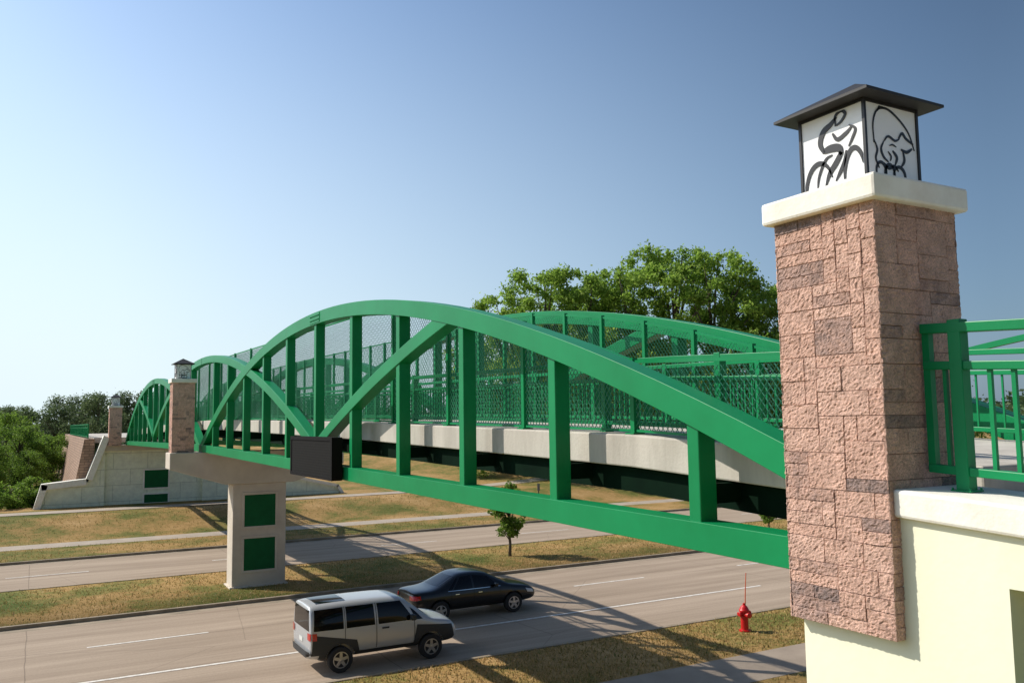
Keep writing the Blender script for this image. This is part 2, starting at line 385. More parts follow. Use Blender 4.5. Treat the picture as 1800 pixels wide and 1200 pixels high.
n_ = len(px); pb.f = [(i, i+1, n_+i+1, n_+i) for i in range(n_-1)]
tag(pb.obj('path', WALK), 'pale concrete path curving past the abutment', 'path', kind='structure')
for y in (22.5, 34.2, 41.7, 50.2):
    b = MB()
    if y in (22.5, 41.7): a, c = y-.16, y
    else: a, c = y, y+.16
    b.box(-300, 400, a, c, -.06, .13)
    if y in (22.5, 41.7): b.box(-300, 400, c, c+.45, -.06, .006)
    else: b.box(-300, 400, a-.45, a, -.06, .006)
    tag(b.obj('kerb', KERB, bevel=.02), 'worn concrete kerb with gutter edging the road', 'kerb', kind='structure')
mk = MB()
def mline(y, x0, x1, w=.12): mk.add([(x0,y-w/2,.008),(x1,y-w/2,.008),(x1,y+w/2,.008),(x0,y+w/2,.008)], [(0,1,2,3)])
mline(26.2, -8, 26, .14); mline(26.2, 29, 80, .14)
for k in range(-10, 14): mline(30.25, 1.6+k*9.0, 1.6+k*9.0+3.6)
for k in range(-10, 14): mline(45.9, -1.0+k*9.0, -1.0+k*9.0+3.4)
tag(mk.obj('road_marking', WHITEP), 'worn white lane lines painted on concrete', 'road marking', kind='structure')

# ------------------------------------------------------------------ grass tufts
def blades(n, x0, x1, y0, y1, hmin, hmax):
    x = x0 + (x1-x0)*NR.random(n); y = NR.uniform(y0, y1, n); z = hfun(x, y)
    a = NR.uniform(0, 2*np.pi, n); w_ = NR.uniform(.012, .03, n); h = NR.uniform(hmin, hmax, n)
    dx, dy = np.cos(a)*w_, np.sin(a)*w_; lx, ly = NR.normal(0, .04, n), NR.normal(0, .04, n)
    return np.stack([np.stack([x-dx,y-dy,z-.02],-1), np.stack([x+dx,y+dy,z-.02],-1), np.stack([x+lx,y+ly,z+h],-1)], 1).reshape(-1,3)
Vb = np.concatenate([blades(24000, 2, 36, 18.75, 22.3, .03, .10), blades(26000, -8, 45, 34.4, 41.5, .03, .10), blades(7000, 5, 34, 11, 16.6, .04, .12), blades(4000, -12, 30, 50.4, 55.1, .05, .13), blades(6000, -12, 30, 57.3, 66, .05, .14)])
gb = MB(); gb.v = Vb.tolist(); gb.f = [(i*3, i*3+1, i*3+2) for i in range(len(Vb)//3)]
tag(gb.obj('grass', BLADE, fix=False), 'dry grass blades on verges and median', 'grass', kind='stuff')

# ------------------------------------------------------------------ bridge
PY = 37.6; Y0 = 4.15; Y1 = 71.05; MID = 20.9; PAN = 2.7875
NX, FX = 6.12, 10.58
def zdeck(Y):
    t = abs(PY-Y); return float(np.interp(t, [0,3.6,19,28.8,33.9,48], [7.02,7.0,6.82,6.62,6.38,5.75]))
def ztie(Y): return 5.73 - .009*abs(PY-Y)
def zarch(Y):
    t = abs(PY-Y); d = t - (PY-MID); return 9.56 - .0129*d*d
def zbrace(Y):
    t = abs(PY-Y); return 9.62 - .0117*t*t
def ztop(Y):
    return max(zarch(Y), zbrace(Y)) if abs(PY-Y) < PY-MID else zarch(Y)
bridge = empty('footbridge', (0,0,0), 'green steel arched truss footbridge over a divided road', 'bridge')
def truss(X, span):
    f = (lambda y: y) if span == 0 else (lambda y: 2*PY-y)
    b = MB()
    b.band(X-.15, X+.15, [(f(y), zarch(y)) for y in np.linspace(Y0-.2, PY-.05, 60)], .30)
    b.sbox(X-.156, X+.156, [(f(y), ztie(y), ztie(y)+.29) for y in np.linspace(Y0-.4, PY-.02, 12)])
    b.box(X-.14, X+.14, f(Y0)-.14, f(Y0)+.14, ztie(Y0)+.2, zarch(Y0)-.1)
    ys_ = MID-.1; zt = zarch(ys_)
    b.box(X-.162, X-.15, f(ys_)-.42, f(ys_)+.42, zt-.27, zt-.03)
    for i in range(8):
        for j in range(2):
            yy = f(ys_)-.36+i*.1; zz = zt-.20+j*.10
            b.box(X-.18, X-.162, yy-.017, yy+.017, zz-.017, zz+.017)
    t = b.obj('truss', GREEN, bridge, bevel=.012)
    for k in range(1, 12):
        y = Y0+k*PAN
        zt = ztop(y)-.12
        p = MB(); p.box(X-.115, X+.115, f(y)-.09, f(y)+.09, ztie(y)+.27, zt)
        p.obj('vertical_post', GREEN, t, bevel=.012)
    p = MB(); p.band(X-.135, X+.135, [(f(y), zbrace(y)) for y in np.linspace(MID+.15, PY-.03, 40)], .28)
    p.obj('curved_brace', GREEN, t, bevel=.012)
    p = MB(); p.band(X-.135, X+.135, [(f(y), 9.62-.0117*(y-Y0)**2) for y in np.linspace(12.95, MID-.15, 24)], .26)
    p.obj('curved_brace', GREEN, t, bevel=.012)
    return t
for X in (NX, FX):
    for s_ in (0, 1): truss(X, s_)
ysd = np.linspace(4.1, Y1, 60)
d = MB(); d.sbox(6.48, 10.22, [(y, zdeck(y)-.40, zdeck(y)) for y in ysd]); d.obj('deck', DECK, bridge, bevel=.02)
for k in range(0, 25):
    y = Y0+k*PAN
    p = MB(); p.sbox(6.24, 10.46, [(y-.05, zdeck(y)-.62, zdeck(y)-.415), (y+.05, zdeck(y)-.62, zdeck(y)-.415)])
    p.obj('floor_beam', GREEN_SHADE, bridge)
for X in (6.68, 7.7, 9.0, 10.02):
    p = MB(); p.sbox(X-.07, X+.07, [(y, zdeck(y)-.72, zdeck(y)-.403) for y in ysd]); p.obj('stringer', GREEN_SHADE, bridge)

def railing(x, y0, y1, zf, parent=None, sp=2.3, first=None, top=1.08, pw=.05, pk_sp=.125, pr=.010):
    r = MB(); yy = np.linspace(y0, y1, max(2, int((y1-y0)/1.5)))
    r.sbox(x-.045, x+.045, [(y, zf(y)+top-.065, zf(y)+top) for y in yy])
    r.sbox(x-.032, x+.032, [(y, zf(y)+top-.305, zf(y)+top-.25) for y in yy])
    r.sbox(x-.032, x+.032, [(y, zf(y)+.10, zf(y)+.155) for y in yy])
    o = r.obj('railing', GREEN, parent, bevel=.006)
    n = max(1, int(round((y1-y0)/sp)))
    pos = [y0+.04+(y1-y0-.08)*i/n for i in range(n+1)] if first is None else first
    for y in pos:
        p = MB(); p.box(x-pw, x+pw, y-pw, y+pw, zf(y), zf(y)+top+.02); p.box(x-.07, x+.07, y-.07, y+.07, zf(y), zf(y)+.012)
        for a in (-1,1):
            for c in (-1,1): p.box(x+a*.058-.007, x+a*.058+.007, y+c*.058-.007, y+c*.058+.007, zf(y)+.012, zf(y)+.025)
        p.obj('post', GREEN, o, bevel=.005)
    pk = MB(); y = y0+.1
    while y < y1-.05:
        if all(abs(y-q) > .075 for q in pos): pk.box(x-pr, x+pr, y-pr, y+pr, zf(y)+.145, zf(y)+top-.298)
        y += pk_sp
    q = pk.obj('pickets', GREEN, o, fix=False); q['kind'] = 'stuff'
    return o
railing(6.86, 5.1, Y1, zdeck, bridge, top=.98); rf_ = railing(9.86, 5.2, Y1, zdeck, bridge, pk_sp=.16)

def fence(x, ys0, low, half, rr):
    def ftop(Y):
        zd = zdeck(Y); t = abs(PY-Y)
        if t > PY-MID: return max(zd+low, min(zd+2.5, zarch(Y)-.12))
        return zd+2.5
    o = MB(); V = []; F = []; sp = .088; y0, y1 = ys0, Y1-.2
    s_ = y0-2.5
    while s_ < y1+2.5:
        for sg in (1, -1):
            last = None; start = None
            for k in range(0, 30):
                hh = k*.09; Y = s_+sg*hh*.85
                if Y < y0 or Y > y1:
                    if start is not None: break
                    continue
                z = zdeck(Y)+.04+hh
                if z > ftop(Y): break
                if start is None: start = (Y, z)
                last = (Y, z)
            if start and last and last != start:
                (ya, za_), (yb, zb) = start, last; n = len(V); dx = .003*sg
                r = rr if ya < 14 else rr*.72
                for (yy, zz) in ((ya,za_),(yb,zb)):
                    V += [(x+dx-r,yy,zz),(x+dx+r,yy-r*.9,zz),(x+dx+r,yy+r*.9,zz)]
                F += [(n,n+1,n+4,n+3),(n+1,n+2,n+5,n+4),(n+2,n,n+3,n+5)]
        s_ += sp
    o.v = V; o.f = F
    fo = o.obj('chain_link_fence', MESHG, bridge, fix=False)
    rl = MB(); yy = np.linspace(y0, Y1-.2, 90)
    rl.sbox(x-.02, x+.02, [(y, ftop(y)-.01, ftop(y)+.03) for y in yy])
    rl.sbox(x-.018, x+.018, [(y, zdeck(y)+.03, zdeck(y)+.06) for y in yy])
    rl.obj('fence_rail', GREEN, fo)
    step = PAN/2 if half else PAN; yy_ = 4.55+PAN/2
    while yy_ < Y1-.3:
        if yy_ > y0:
            p = MB(); p.box(x-.04, x+.04, yy_-.04, yy_+.04, zdeck(yy_), ftop(yy_)+.05); p.box(x-.09, x+.09, yy_-.09, yy_+.09, zdeck(yy_), zdeck(yy_)+.02)
            p.obj('fence_post', GREEN, fo)
        yy_ += step
    return fo
fence(6.62, 5.0, .90, False, .0048); ff = fence(10.08, 7.2, 1.1, True, .0036)
p = MB(); p.band(10.05, 10.12, [(y, 7.48+.22*(1-((y-4.2)/3.1)**1.6)*1.7) for y in np.linspace(4.2, 7.25, 14)], .07); p.obj('curved_rail', GREEN, ff)

# pier
pc = MB()
pc.extr([(4.74,5.71),(11.96,5.71),(11.96,5.05),(9.75,4.35),(6.95,4.35),(4.74,5.05)], 36.95, 38.25, 'Y')
pier = pc.obj('pier', PIERM, bridge, bevel=.03)
cl = MB(); cl.box(7.25, 9.45, 37.05, 38.15, -.1, 4.352); cl.box(7.15, 9.55, 36.97, 38.23, -.1, .16)
cl.obj('column', PIERM, pier, bevel=.03)
for (za, zb) in ((2.58,3.88),(.78,2.08)):
    for (yf, sg) in ((37.05,-1),(38.15,1)):
        fr = MB(); t_ = .11
        ya, yb = sorted((yf, yf+sg*.035))
        fr.box(7.72-t_, 9.0+t_, ya, yb, zb, zb+t_); fr.box(7.72-t_, 9.0+t_, ya, yb, za-t_, za)
        fr.box(7.72-t_, 7.72, ya, yb, za, zb); fr.box(9.0, 9.0+t_, ya, yb, za, zb)
        fr.obj('panel_frame', PIERM, pier, bevel=.01)
        pn = MB(); ya, yb = sorted((yf, yf+sg*.012)); pn.box(7.72, 9.0, ya, yb, za, zb); pn.obj('green_panel', GREEN_D, pier)

# ------------------------------------------------------------------ stone pillar + lantern
def ashlar(cols, rows, rng):
    gr = [[None]*cols for _ in range(rows)]; out = []
    opts = [(3,2),(2,2),(4,2),(3,1),(2,1),(4,1),(3,3),(2,3),(5,1),(1,2)]; wts = [6,3,4,5,3,6,1.8,1.2,3,.2]
    for r in range(rows):
        for c in range(cols):
            if gr[r][c] is not None: continue
            ok = []
            for (o_, wt) in zip(opts, wts):
                w_, h_ = o_
                if c+w_ > cols or r+h_ > rows: continue
                if any(gr[r+j][c+i] is not None for j in range(h_) for i in range(w_)): continue
                if cols-(c+w_) == 1 and w_ < 4: wt *= .3
                ok.append((o_, wt))
            if not ok: ok = [((1,1),1)]
            o_ = rng.choices([a for a, _ in ok], [b for _, b in ok])[0]
            for j in range(o_[1]):
                for i in range(o_[0]): gr[r+j][c+i] = 1
            out.append((c, r, o_[0], o_[1]))
    return out
def pillar_mesh(H=2.85, hw=.425, seed=5, res=7):
    rng = random.Random(seed); V = []; F = []; T = []
    cols, rows = 8, 34; uw, uh = 2*hw/cols, H/rows
    for fi in range(4):
        ca, sa = math.cos(fi*math.pi/2), math.sin(fi*math.pi/2)
        for (c, r, w_, h_) in ashlar(cols, rows, rng):
            a0, a1 = -hw+c*uw+.0006, -hw+(c+w_)*uw-.0006; b0, b1 = r*uh+.0006, (r+h_)*uh-.0006
            if c == 0: a0 -= .010
            if c+w_ == cols: a1 += .010
            tone = rng.random()*.50 if (h_ > 1 or rng.random() < .35) else .62+.36*rng.random()
            if rng.random() < .04: tone = .75
            base = .020 + rng.uniform(-.004, .004)
            na, nb = w_*res, h_*res
            A = [a0] + [a0+.003+(a1-a0-.006)*i/na for i in range(na+1)] + [a1]
            B = [b0] + [b0+.003+(b1-b0-.006)*i/nb for i in range(nb+1)] + [b1]
            o_ = len(V); sd_ = rng.random()*100
            for j, b_ in enumerate(B):
                for i, a_ in enumerate(A):
                    edge = i in (0, len(A)-1) or j in (0, len(B)-1)
                    if edge: dd = .011
                    else:
                        n1 = noise.noise(Vector((a_*9+sd_, b_*9, fi*7.)))
                        n2 = noise.noise(Vector((a_*52+sd_, b_*52, fi*3.+5)))
                        dd = max(base + n1*.004 + n2*.010, .012)
                    x_, y_ = a_, -(hw-.012) - dd
                    V.append((x_*ca-y_*sa, x_*sa+y_*ca, b_)); T.append(tone)
            m = len(A)
            for j in range(len(B)-1):
                for i in range(m-1): F.append((o_+j*m+i, o_+j*m+i+1, o_+(j+1)*m+i+1, o_+(j+1)*m+i))
    me = bpy.data.meshes.new('masonry'); me.from_pydata(V, [], F)
    at = me.attributes.new('tone', 'FLOAT', 'POINT'); at.data.foreach_set('value', T); me.materials.append(STONE)
    return me
def catmull(P, n=8):
    P = [Vector((*p, 0)) if len(p) == 2 else Vector(p) for p in P]; out = []
    Q = [P[0]*2-P[1]] + P + [P[-1]*2-P[-2]]
    for i in range(1, len(Q)-2):
        for k in range(n):
            t = k/n; a, b, c, d_ = Q[i-1], Q[i], Q[i+1], Q[i+2]
            out.append(.5*((2*b)+(c-a)*t+(2*a-5*b+4*c-d_)*t*t+(3*b-a-3*c+d_)*t**3))
    out.append(P[-1]); return out
def strokes(mb, S, place, ws=1.0):
    for (pts, w0, w1, w2) in S:
        C = catmull(pts); n = len(C); V = []
        for i, p in enumerate(C):
            t = (C[min(i+1,n-1)]-C[max(i-1,0)]); t.normalize(); nn = Vector((-t.y, t.x, 0)); s_ = i/(n-1)
            w_ = (w0*(1-s_)**2 + 2*w1*s_*(1-s_) + w2*s_**2)*ws
            a, b = p+nn*w_/2, p-nn*w_/2
            a = Vector((min(max(a.x,0),1), min(max(a.y,0),1), 0)); b = Vector((min(max(b.x,0),1), min(max(b.y,0),1), 0))
            for dep in (0, .004): V += [place(a.x, a.y, dep), place(b.x, b.y, dep)]
        F = []
        for i in range(n-1):
            k = i*4; F += [(k+2,k+3,k+7,k+6),(k,k+2,k+6,k+4),(k+3,k+1,k+5,k+7),(k+1,k,k+4,k+5)]
        mb.add(V, F)
def arcp(cx, cy, rx, ry, a0, a1, n=9): return [(cx+rx*math.cos(math.radians(a0+(a1-a0)*i/(n-1))), cy+ry*math.sin(math.radians(a0+(a1-a0)*i/(n-1)))) for i in range(n)]
CYC = [
 (arcp(.26,.04,.24,.36,178,20,10), .05,.14,.015),
 (arcp(.86,.06,.17,.40,175,25,10), .04,.13,.04),
 ([(.36,.52),(.30,.66),(.36,.80),(.50,.87),(.60,.94)], .05,.17,.03),
 ([(.58,.82),(.58,.95),(.68,1.0),(.75,.94),(.68,.86),(.60,.83)], .03,.08,.03),
 ([(.52,.74),(.60,.64),(.74,.68),(.84,.74)], .03,.11,.03),
 ([(.80,.78),(.90,.70),(.84,.58),(.78,.50)], .02,.08,.02),
 ([(.36,.54),(.48,.55),(.62,.52),(.66,.42)], .08,.19,.06),
 ([(.66,.46),(.56,.34),(.44,.22),(.36,.06)], .08,.15,.02),
 ([(.74,.46),(.70,.32),(.62,.20),(.54,.10)], .03,.13,.02),
 ([(.22,.08),(.26,.24),(.38,.42),(.50,.46)], .02,.09,.02),
]
BEAR = [
 ([(.12,.50),(.12,.76),(.22,.94),(.42,.98),(.66,.88),(.86,.72),(.97,.50)], .02,.06,.02),
 ([(.22,.93),(.28,1.0),(.36,.98)], .03,.04,.02),
 ([(.12,.54),(.18,.42),(.14,.30),(.20,.18)], .02,.07,.02),
 ([(.32,.54),(.42,.62),(.56,.58),(.66,.62)], .02,.07,.02),
 ([(.64,.62),(.72,.70),(.80,.64),(.95,.58)], .03,.08,.03),
 ([(.68,.48),(.80,.46),(.92,.52)], .03,.09,.03),
 ([(.32,.54),(.26,.44),(.30,.34),(.40,.28)], .02,.08,.02),
 ([(.50,.44),(.58,.36),(.54,.26)], .03,.10,.02),
 ([(.72,.46),(.74,.34),(.66,.24)], .02,.09,.02),
 (arcp(.24,.14,.10,.12,-60,230,9), .03,.09,.02),
 (arcp(.42,.12,.10,.13,240,-30,9), .03,.10,.02),
 (arcp(.62,.12,.12,.12,-70,200,9), .03,.10,.02),
 ([(.10,.03),(.30,.05),(.50,.03),(.74,.05)], .05,.09,.02),
 ([(.30,.26),(.40,.20),(.52,.24),(.60,.18)], .02,.10,.02),
 ([(.44,.50),(.50,.52),(.58,.50)], .01,.05,.01),
 ([(.40,.42),(.46,.36),(.44,.30)], .01,.06,.01),
]
def pillar(loc, label):
    P = empty('stone_pillar', loc, label, 'pillar', 'stone lantern pillars along the bridge')
    o = bpy.data.objects.new('masonry', PM); COL.objects.link(o); o.parent = P
    b = MB(); b.box(-.420,.420,-.420,.420,.01,2.86); b.obj('mortar_core', MORTAR, P)
    b = MB(); b.box(-.50,.50,-.50,.50,2.845,3.015); b.obj('cap', CREAMW, P, bevel=.022)
    h = .28; z0, z1 = 3.015, 3.62
    fr = MB(); t = .022
    for sx in (-1,1):
        for sy in (-1,1): fr.box(sx*h-t/2, sx*h+t/2, sy*h-t/2, sy*h+t/2, z0, z1)
    for zz in (z0, z1-.02):
        for s_ in (-1,1):
            fr.box(-h+t/2, h-t/2, s_*h-t/2+.002, s_*h+t/2-.002, zz, zz+.02); fr.box(s_*h-t/2+.002, s_*h+t/2-.002, -h+t/2, h-t/2, zz, zz+.02)
    L_ = fr.obj('lantern', BLACK, P)
    rf = MB(); q = .415
    rf.add([(-q,-q,z1),(q,-q,z1),(q,q,z1),(-q,q,z1),(-q,-q,z1+.02),(q,-q,z1+.02),(q,q,z1+.02),(-q,q,z1+.02),(0,0,z1+.25)],
           [(0,3,2,1),(0,1,5,4),(1,2,6,5),(2,3,7,6),(3,0,4,7),(4,5,8),(5,6,8),(6,7,8),(7,4,8)])
    rf.obj('roof', DARKM, L_)
    k = h-.003
    for b_ in ((-k-.003,-k+.003,-h+.012,h-.012),(-h+.012,h-.012,-k-.003,-k+.003),(k-.003,k+.003,-h+.012,h-.012),(-h+.012,h-.012,k-.003,k+.003)):
        pn = MB(); pn.box(*b_, z0+.02, z1-.022); pn.obj('white_panel', LWHITE, L_)
    W_ = .51; H_ = .55; zb = z0+.022
    art = MB(); strokes(art, CYC, lambda u, v, dp: (-k-.0045-dp, .255-u*W_, zb+v*H_), .82); strokes(art, CYC, lambda u, v, dp: (k+.0045+dp, -.255+u*W_, zb+v*H_), .82)
    art.obj('cyclist_emblem', BLACK, L_)
    art = MB(); strokes(art, BEAR, lambda u, v, dp: (-.255+u*W_, -k-.0045-dp, zb+v*H_), .72); strokes(art, BEAR, lambda u, v, dp: (.255-u*W_, k+.0045+dp, zb+v*H_), .72)
    art.obj('bear_emblem', BLACK, L_)
    return P
PM = pillar_mesh()
pillar((5.22, 4.10, 5.38), 'pink split-face stone pillar with cyclist lantern beside the abutment')
pillar((5.25, 37.55, 5.71), 'stone pillar with lantern standing on the median pier')
pillar((5.22, 71.3, 5.38), 'stone pillar with lantern on the distant abutment')

# ------------------------------------------------------------------ near abutment
def zc(Y): return 6.33 + .055*(Y-3.67)
ab = empty('abutment', (0,0,0), 'cream painted concrete abutment with recessed panel and coping', 'abutment')
XR = 5.2
b = MB(); b.extr([(-20,-.2),(4.52,-.2),(4.52,zc(4.52)-.40),(-20,zc(-20)-.40)], XR, 11.7)
b.obj('core', CREAM, ab)
b = MB()
o0, o1, oz0, oz1 = 1.35, 2.98, 4.35, 5.81
b.extr([(o1,-.2),(4.5,-.2),(4.5,zc(4.5)-.18),(o1,zc(o1)-.18)], 4.88, XR-.002)
b.extr([(-20,-.2),(o0,-.2),(o0,zc(o0)-.18),(-20,zc(-20)-.18)], 4.88, XR-.002)
b.extr([(o0,oz1),(o1,oz1),(o1,zc(o1)-.18),(o0,zc(o0)-.18)], 4.88, XR-.002)
b.extr([(o0,-.2),(o1,-.2),(o1,oz0),(o0,oz0)], 4.88, XR-.002)
b.obj('wall', CREAM, ab)
b = MB(); b.box(XR-.03, XR-.004, o0+.12, o1-.12, oz0+.12, oz1-.12); b.obj('recessed_panel', GREEN_D, ab)
for (xa, xb) in ((4.83, 5.55), (11.1, 11.8)):
    b = MB(); b.extr([(-20,zc(-20)-.178),(3.68,zc(3.68)-.178),(3.68,zc(3.68)),(-20,zc(-20))], xa, xb); b.obj('coping', CREAMW, ab, bevel=.02)
b = MB(); b.extr([(-20,zc(-20)-.39),(4.09,zc(4.09)-.39),(4.09,zc(4.09)-.2),(-20,zc(-20)-.2)], 5.551, 11.099); b.obj('path_slab', DECK, ab)
r_ = railing(5.19, -8.0, 3.64, zc, None, first=[-7.9,-5.6,-3.3,-1.0,1.2,3.40], pw=.044, pk_sp=.15, pr=.013); tag(r_, 'green steel railing bolted on cream coping', 'railing', 'green railings by the bridge approach')
p = MB(); p.box(5.165,5.215,3.59,3.64,zc(3.6)+.101,zc(3.6)+1.06); p.obj('end_bar', GREEN, r_)
r2_ = railing(11.45, -8.0, 4.0, zc, None); tag(r2_, 'green steel railing on the opposite coping', 'railing', 'green railings by the bridge approach')

# ------------------------------------------------------------------ far abutment
fa = empty('abutment', (0,0,0), 'cream panelled abutment with stepped wing walls and green insets', 'abutment')
GZ = .7
b = MB(); b.extr([(4.6,GZ),(11.6,GZ),(11.6,5.4),(4.6,5.4)], 71.6, 72.6, 'Y')
b.obj('wall', PANELW, fa)
b = MB(); b.extr([(0.2,GZ),(4.6,GZ),(4.6,5.9),(3.5,2.75),(.65,2.5),(.25,1.3)], 71.3, 71.9, 'Y'); b.obj('wing_wall', PANELW, fa)
def cop(path, y0, y1, t=.28):
    b = MB()
    for (p_, q_) in zip(path[:-1], path[1:]):
        dx, dz = q_[0]-p_[0], q_[1]-p_[1]; l = math.hypot(dx, dz); nx_, nz_ = dz/l*t, -dx/l*t
        b.extr([p_, q_, (q_[0]+nx_, q_[1]+nz_), (p_[0]+nx_, p_[1]+nz_)], y0, y1, 'Y')
    return b
b = cop([(-.05,.8),(.45,2.72),(3.35,3.0),(4.45,6.15)], 71.0, 72.0, .44); b.obj('wing_coping', CREAMW, fa)
b = MB(); b.extr([(11.6,GZ),(23,GZ),(22.6,1.5),(18.5,2.5),(14.5,2.8),(11.6,5.4)], 71.3, 71.9, 'Y'); b.obj('wing_wall', PANELW, fa)
b = cop([(11.6,5.55),(14.5,2.95),(18.5,2.65),(22.6,1.7),(23.1,.9)], 71.12, 72.0, .25); b.obj('wing_coping', CREAMW, fa)
b = MB(); b.box(4.55,11.7,71.2,72.7,5.0,5.42); b.obj('bearing_beam', PIERM, fa, bevel=.02)
for (za, zb) in ((2.1,3.45),(.98,1.6)):
    b = MB(); b.box(7.4,9.1,71.55,71.598,za,zb); b.obj('green_inset', GREEN_D, fa)
    fr = MB()
    fr.box(7.28,9.22,71.53,71.597,zb,zb+.1); fr.box(7.28,7.4,71.53,71.597,za,zb); fr.box(9.1,9.22,71.53,71.597,za,zb); fr.box(7.28,9.22,71.53,71.597,za-.1,za); fr.obj('inset_frame', CREAMW, fa)
rw = MB()
V = []
for (yy_, zt_) in ((72.05, 5.9), (120, 6.0)):
    V += [(2.3,yy_,.5),(3.9,yy_,.5),(3.9,yy_,zt_),(3.2,yy_,zt_)]
rw.add(V, [(0,1,2,3),(4,7,6,5),(0,4,5,1),(1,5,6,2),(2,6,7,3),(3,7,4,0)])
rw.extr([(72.7,.5),(120,.5),(120,5.5),(72.7,5.5)], 11.9, 12.4)
rwo = rw.obj('retaining_wall', RETW); tag(rwo, 'brown block retaining wall behind the distant abutment', 'wall')
b = MB(); b.box(3.9,11.9,72.7,120,5.6,5.98); b.obj('path_slab', DECK, rwo)
r3 = railing(3.45, 72.4, 110, lambda y: 5.95, None, sp=3); tag(r3, 'dark railing on top of the brown retaining wall', 'railing', 'green railings by the bridge approach')

b = MB()
for i in range(4): b.box(46+i*1.2, 58, 61.5+i*.25, 62.5+i*.25, -.2+i*.32, .4+.32*i)
tag(b.obj('block_wall', RETW, bevel=.02), 'low stepped brown block wall on the grassy slope', 'wall')

# ------------------------------------------------------------------ message board
def board_mat():
    m, nt, p = nmat('led_panel_face'); L = nt.links.new
    g = N(nt, 'ShaderNodeNewGeometry'); s = N(nt, 'ShaderNodeSeparateXYZ'); c = N(nt, 'ShaderNodeCombineXYZ')
    L(g.outputs['Position'], s.inputs[0]); L(s.outputs['Y'], c.inputs[0]); L(s.outputs['Z'], c.inputs[1])
    b = N(nt, 'ShaderNodeTexBrick'); b.offset = 0; b.inputs['Scale'].default_value = 1
    b.inputs['Mortar Size'].default_value = .012; b.inputs['Brick Width'].default_value = .06; b.inputs['Row Height'].default_value = .06
    b.inputs['Color1'].default_value = (.006, .006, .006, 1); b.inputs['Color2'].default_value = (.010, .009, .008, 1); b.inputs['Mortar'].default_value = (.016, .015, .014, 1)
    L(c.outputs[0], b.inputs['Vector']); L(b.outputs['Color'], p.inputs['Base Color']); p.inputs['Roughness'].default_value = .8; p.inputs['Specular IOR Level'].default_value = .08
    return m
BOARD = board_mat()
MATB = pmat('matt_black_cabinet', (.010, .009, .009), rough=.85, spec=.1)
ms = empty('message_board', (0,0,0), 'dark electronic message board mounted on green truss', 'sign')
b = MB(); b.box(5.71, 5.93, 18.4, 21.9, 5.55, 6.50); b.obj('cabinet', MATB, ms, bevel=.02)
b = MB(); b.box(5.695, 5.709, 18.5, 21.8, 5.63, 6.42); b.obj('display_face', BOARD, ms)
b = MB()
for (z0_, z1_) in ((5.55,5.63),(6.42,6.50)): b.box(5.68,5.708,18.4,21.9,z0_,z1_)
b.box(5.68,5.708,18.4,18.5,5.63,6.42); b.box(5.68,5.708,21.8,21.9,5.63,6.42); b.obj('frame', MATB, ms)
b = MB()
for yy_ in (18.7,20.0,21.5): b.box(5.92,5.98,yy_-.05,yy_+.05,5.7,6.0)
b.obj('bracket', DARKM, ms)

# ------------------------------------------------------------------ trees
def leaves(rng, C, rad, n, size, shell=.6, spread=.15):
    idx = rng.choice(len(C), n, p=rad**2/np.sum(rad**2)); dirs = rng.normal(size=(n,3)); dirs /= np.linalg.norm(dirs,axis=1)[:,None]
    rr = rad[idx]*(shell+(1-shell)*rng.random(n))*(1+spread*rng.normal(size=n))
    P = C[idx]+dirs*rr[:,None]*np.array([1,1,.8])
    a = rng.normal(size=(n,3)); a /= np.linalg.norm(a,axis=1)[:,None]
    b = np.cross(a, rng.normal(size=(n,3))); b /= np.linalg.norm(b,axis=1)[:,None]
    s_ = size*rng.uniform(.6,1.3,n)[:,None]; a = a*s_; b = b*s_*.6
    return np.stack([P-a, P-b*.9+a*.1, P+a, P+b*.9-a*.1], 1).reshape(-1,3)
def make_tree(name, H, W, trunk_h, nclump, nleaf, size, mat, seed, label, cat='tree', crad=.24, low=.2, spread=.15, shell=.6, zpow=.8, flat=False):
    rng = np.random.default_rng(seed); rr = random.Random(seed)
    T = empty(name, (0,0,0), label, cat)
    C = []; rad = []
    for i in range(nclump):
        t = rr.random()**zpow; zlo = trunk_h*low*2; z = zlo + (H*.93-zlo)*t
        if flat: prof = math.sqrt(max(.15, 1-(2*t-1)**2))
        else: prof = math.sin(math.pi*min(1, max(.08, (z/H)**.8*.92+.04)))**.65
        a = rr.random()*2*math.pi; r_ = W/2*prof*rr.uniform(.3,1.05)
        C.append((math.cos(a)*r_, math.sin(a)*r_, z)); rad.append(W*crad*rr.uniform(.4,1.25)*(.6+.4*prof))
    C.append((0,0,H*.9)); rad.append(W*crad*.7)
    C = np.array(C); rad = np.array(rad)
    V = leaves(rng, C, rad, nleaf, size, shell, spread)
    m = MB(); r0 = H*.018
    m.tube([(0,0,-.3),(H*.01,0,trunk_h*.6),(0,H*.012,trunk_h),(H*.02,0,H*.62),(0,0,H*.86)], [r0*1.3,r0,r0*.85,r0*.5,r0*.12], 9)
    for i in rng.choice(len(C), min(len(C), 34), replace=False):
        c = C[i]; zs = max(trunk_h*.7, min(H*.7, c[2]*.6)); mid = (c[0]*.45, c[1]*.45, zs+(c[2]-zs)*.6)
        m.tube([(0,0,zs), mid, tuple(c)], [r0*.42, r0*.25, r0*.07], 5)
    m.obj('trunk', BARK, T, smooth=True)
    k = MB(); k.v = V.tolist(); k.f = [(i*4,i*4+1,i*4+2,i*4+3) for i in range(len(V)//4)]
    k.obj('crown', mat, T, fix=False)
    return T
tA = make_tree('poplar_tree', 22, 14.5, 4, 120, 22000, .17, LEAF, 1, 'tall leafy green cottonwood behind the bridge', crad=.085, spread=.26, shell=.25, zpow=.75)
tB = make_tree('poplar_tree', 20, 13.5, 3.5, 110, 20000, .17, LEAF, 2, 'tall leafy green cottonwood behind the bridge', crad=.088, spread=.26, shell=.25, zpow=.75)
